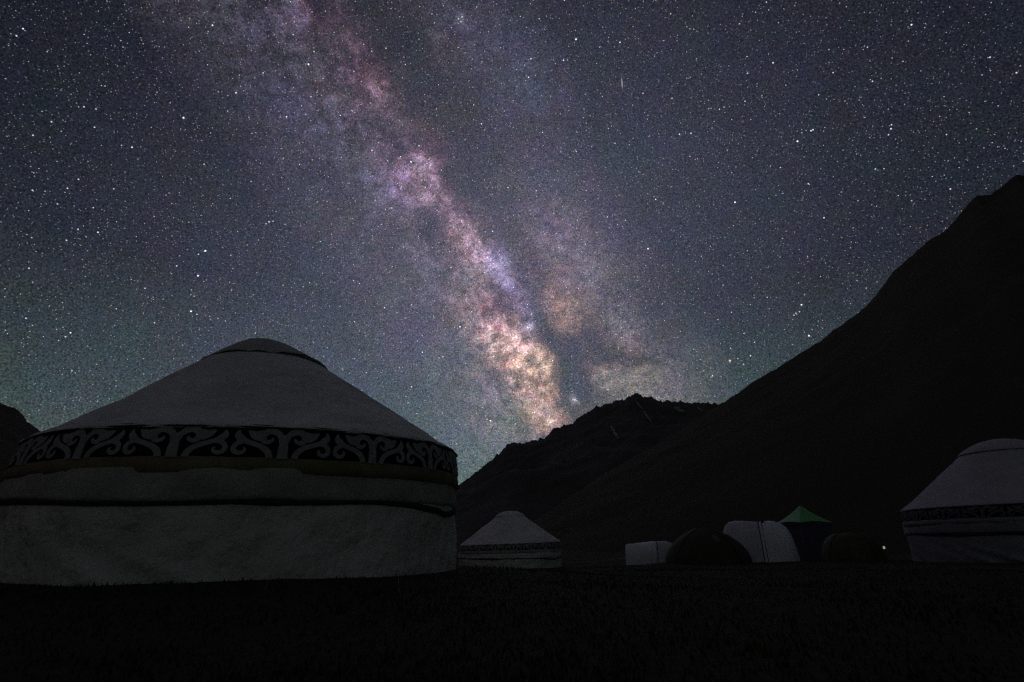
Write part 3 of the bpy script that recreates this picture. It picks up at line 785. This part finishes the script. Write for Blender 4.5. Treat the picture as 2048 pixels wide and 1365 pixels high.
# dark dome tent in front of the two white ones
t = frame_at(19.3, 24.3, 'dome_tent', 'dark olive dome tent with a pale reddish patch between the white tents', 'tent', 'tents of the camp')
mesh_obj('shell', *dome(1.68, 1.45, 1.42, 12, sharp=1.45), M['dark_olive'], t)
dome_poles(t, 1.68, 1.45, 1.42, M['black_trim'], 1.45)
def on_dome(px, pz, rx, ry, h, sharp):
    q = math.asin(pz / h); k = math.cos(q) ** sharp
    return (px, -ry * math.sqrt(max(0.0, k * k - (px / rx) ** 2)) - 0.02, pz)
pts = [on_dome(0.30 + 0.20 * f, 1.02 - 0.22 * f, 1.68, 1.45, 1.42, 1.45) for f in np.linspace(0, 1, 7)]
V = []
for x, y, z in pts: V += [(x - 0.05, y, z - 0.05), (x + 0.05, y, z + 0.05)]
mesh_obj('patch', V, grid_faces(7, 2), M['patch'], t)
mesh_obj('door_flap', [on_dome(x, z, 1.68, 1.45, 1.42, 1.45) for z in np.linspace(0.05, 0.95, 8) for x in np.linspace(-0.36 + 0.2 * z, 0.26 - 0.2 * z, 6)], grid_faces(8, 6), M['dark_olive'], t)

# small olive dome tent
t = frame_at(31.4, 23.6, 'dome_tent', 'small dim olive dome tent next to the lit lantern', 'tent', 'tents of the camp')
mesh_obj('shell', *dome(1.0, 0.95, 0.98, 15, sharp=0.7), M['olive'], t)
dome_poles(t, 1.0, 0.95, 0.98, M['black_trim'], 0.7)
mesh_obj('door_flap', [on_dome(x, z, 1.0, 0.95, 0.98, 0.7) for z in np.linspace(0.05, 0.7, 7) for x in np.linspace(-0.55, -0.05, 5)], grid_faces(7, 5), M['olive'], t)

# green roofed pavilion behind
t = frame_at(28.1, 29.5, 'pavilion_tent', 'dark pavilion tent with a bright green peaked roof', 'tent', 'tents of the camp', turn=R(38))
e_, ez, az_ = 0.86, 1.62, 2.42
mesh_obj('wall', *join(*[box(sx * (e_ - 0.05) * 0.985, sy * (e_ - 0.05) * 0.985, ez / 2 - 0.02, (0.03 if sx else 2 * e_ - 0.16), (0.03 if sy else 2 * e_ - 0.16), ez) for sx, sy in ((1, 0), (-1, 0), (0, 1), (0, -1))]), M['navy'], t, False)
corners = [(-e_, -e_), (e_, -e_), (e_, e_), (-e_, e_)]
for k in range(4):
    (x0, y0), (x1, y1) = corners[k], corners[(k + 1) % 4]
    V, n = [], 8
    for i in range(n + 1):
        f = i / n
        for j in range(n + 1):
            g = j / n
            x, y = (x0 + (x1 - x0) * g) * (1 - f), (y0 + (y1 - y0) * g) * (1 - f)
            z = ez + (az_ - ez) * f + 0.05 * math.sin(math.pi * g) * (1 - f) - 0.06 * math.sin(math.pi * f)
            V.append((x, y, z))
    mesh_obj('roof_panel', V, grid_faces(n + 1, n + 1), M['green_fly'], t)
for x, y in corners:
    mesh_obj('pole', *tube([(x * 0.97, y * 0.97, -0.1), (x * 0.97, y * 0.97, ez - 0.01)], 0.016, 6), M['metal'], t)
mesh_obj('valance', *join(*[box((corners[k][0] + corners[(k + 1) % 4][0]) / 2 * 1.005, (corners[k][1] + corners[(k + 1) % 4][1]) / 2 * 1.005, ez - 0.05, (2 * e_ if k % 2 == 0 else 0.012), (0.012 if k % 2 == 0 else 2 * e_ - 0.03), 0.10) for k in range(4)]), M['navy'], t, False)

# ------------------------------------------------------------------ lantern on its stake
def emitter(name, colr, strength):
    m = bpy.data.materials.new(name)
    m.use_nodes = True
    b = m.node_tree.nodes['Principled BSDF']
    b.inputs['Base Color'].default_value = (0.8, 0.8, 0.75, 1)
    b.inputs['Emission Color'].default_value = (*colr, 1)
    b.inputs['Emission Strength'].default_value = strength
    return m
p = at(33.84, 22.5)
gz_ = float(ground_z(np.array(p[0]), np.array(p[1])))
st_ = tag(empty('lantern_stake', (p[0] + 0.09, p[1], gz_)), 'thin metal stake holding up the small lit lantern', 'stake')
H_ = 0.34 - gz_
mesh_obj('shaft', *tube([(0, 0, -0.1), (0, 0, H_ + 0.12)], 0.009, 6), M['metal'], st_)
mesh_obj('hook', *tube([(0, 0, H_ + 0.12), (-0.03, 0, H_ + 0.15), (-0.07, 0, H_ + 0.145), (-0.09, 0, H_ + 0.115)], 0.006, 6), M['metal'], st_)
ln_ = tag(empty('lantern', (p[0], p[1], 0.34)), 'tiny glowing camp lantern at the right of the tents', 'lantern')
def lathe(prof, n=14):
    V = [(r * math.cos(2 * math.pi * k / n), r * math.sin(2 * math.pi * k / n), z) for r, z in prof for k in range(n)]
    return V, grid_faces(len(prof), n, True)
mesh_obj('globe', *lathe([(0.010, -0.048), (0.024, -0.045), (0.030, -0.02), (0.030, 0.01), (0.024, 0.035), (0.010, 0.042)]), emitter('lantern_light', (1.0, 1.0, 0.72), 0.32), ln_)
mesh_obj('base', *lathe([(0.001, -0.085), (0.040, -0.085), (0.042, -0.055), (0.030, -0.048), (0.001, -0.048)]), M['metal'], ln_)
mesh_obj('lid', *lathe([(0.030, 0.036), (0.036, 0.045), (0.018, 0.070), (0.001, 0.074)]), M['metal'], ln_)
mesh_obj('handle', *tube([(0.03 * math.cos(q), 0, 0.065 + 0.048 * math.sin(q)) for q in np.linspace(0, math.pi, 9)], 0.003, 5), M['metal'], ln_)

# ------------------------------------------------------------------ guy rope between the small yurt and the low tent
p0, p1 = at(5.1, 33.0), at(11.7, 28.0)
za = EYE - 33.0 * math.tan(R(1.80)); zb_ = EYE - 28.0 * math.tan(R(1.33))
pts = [(p0[0] + (p1[0] - p0[0]) * f, p0[1] + (p1[1] - p0[1]) * f, za + (zb_ - za) * f - 0.05 * math.sin(math.pi * f)) for f in np.linspace(0, 1, 14)]
tag(mesh_obj('rope', *tube(pts, 0.016, 5), M['pale_rope']), 'thin pale rope strung low from the small yurt to the low white tent', 'rope')

# ------------------------------------------------------------------ grass
nb = 60000
r_ = 1.3 + (rng.random(nb) ** 1.7) * 24
th = np.radians(rng.uniform(-62, 62, nb))
bx, by = r_ * np.sin(th), r_ * np.cos(th)
keep = (np.hypot(bx + 3.923, by - 8.189) > 3.14) | (rng.random(nb) < 0.0)
bx, by, r_ = bx[keep], by[keep], r_[keep]
nb = len(bx)
bz = ground_z(bx, by) - 0.01
patchy = 0.6 + 0.9 * np.clip(gn(bx * 1.1 + 40, by * 1.1, 3) + 0.5, 0, 1)
hh = rng.uniform(0.015, 0.045, nb) * patchy
ww = rng.uniform(0.0025, 0.0055, nb) * (1 + r_ / 9)
rot = rng.uniform(0, 2 * np.pi, nb)
bend = rng.uniform(0.1, 0.8, nb) * hh
dx, dy = np.cos(rot), np.sin(rot)
V = np.empty((nb, 5, 3))
for k, (f, wf) in enumerate(((0, 1), (0, -1), (0.55, 0.8), (0.55, -0.8), (1.0, 0))):
    V[:, k, 0] = bx + dx * bend * f * f - dy * ww * wf
    V[:, k, 1] = by + dy * bend * f * f + dx * ww * wf
    V[:, k, 2] = bz + hh * f
me = bpy.data.meshes.new('grass')
idx = np.arange(nb)[:, None] * 5
loops = np.concatenate([idx + np.array([0, 1, 3]), idx + np.array([0, 3, 2]), idx + np.array([2, 3, 4])], 1).reshape(-1)
me.vertices.add(nb * 5); me.vertices.foreach_set('co', V.reshape(-1))
me.loops.add(len(loops)); me.loops.foreach_set('vertex_index', loops)
me.polygons.add(len(loops) // 3)
me.polygons.foreach_set('loop_start', np.arange(0, len(loops), 3))
me.update(calc_edges=True)
me.materials.append(M['grass'])
go = bpy.data.objects.new('grass', me); col.objects.link(go)
tag(go, 'short dark meadow grass in front of the tents', 'grass', kind='stuff')

# two dry stalks that catch the starlight in front of the big yurt
for (az, ds, top, ln, label) in ((-23.4, 5.0, 0.19, 0.012, 'dry pale grass stalk in front of the big yurt, left of the other stalk'),
                                 (-11.2, 4.6, 0.235, -0.012, 'dry pale grass stalk near the right end of the big yurt')):
    p = at(az, ds)
    gz_ = float(ground_z(np.array(p[0]), np.array(p[1])))
    rt = tag(empty('grass_stalk', (p[0], p[1], gz_)), label, 'grass stalk', 'dry stalks in the meadow')
    hgt = top - gz_
    pts = [(ln * 2 * f * f, 0, hgt * f) for f in np.linspace(0, 1, 7)]
    mesh_obj('stem', *tube(pts, [0.0032 - 0.002 * f for f in np.linspace(0, 1, 7)], 5), M['straw'], rt)
    hd = [(pts[-1][0] + ln * 0.6 * f, 0, hgt * 0.96 + 0.045 * f) for f in np.linspace(0, 1, 6)]
    mesh_obj('seed_head', *tube(hd, [0.002, 0.005, 0.006, 0.005, 0.003, 0.001], 6), M['straw'], rt)
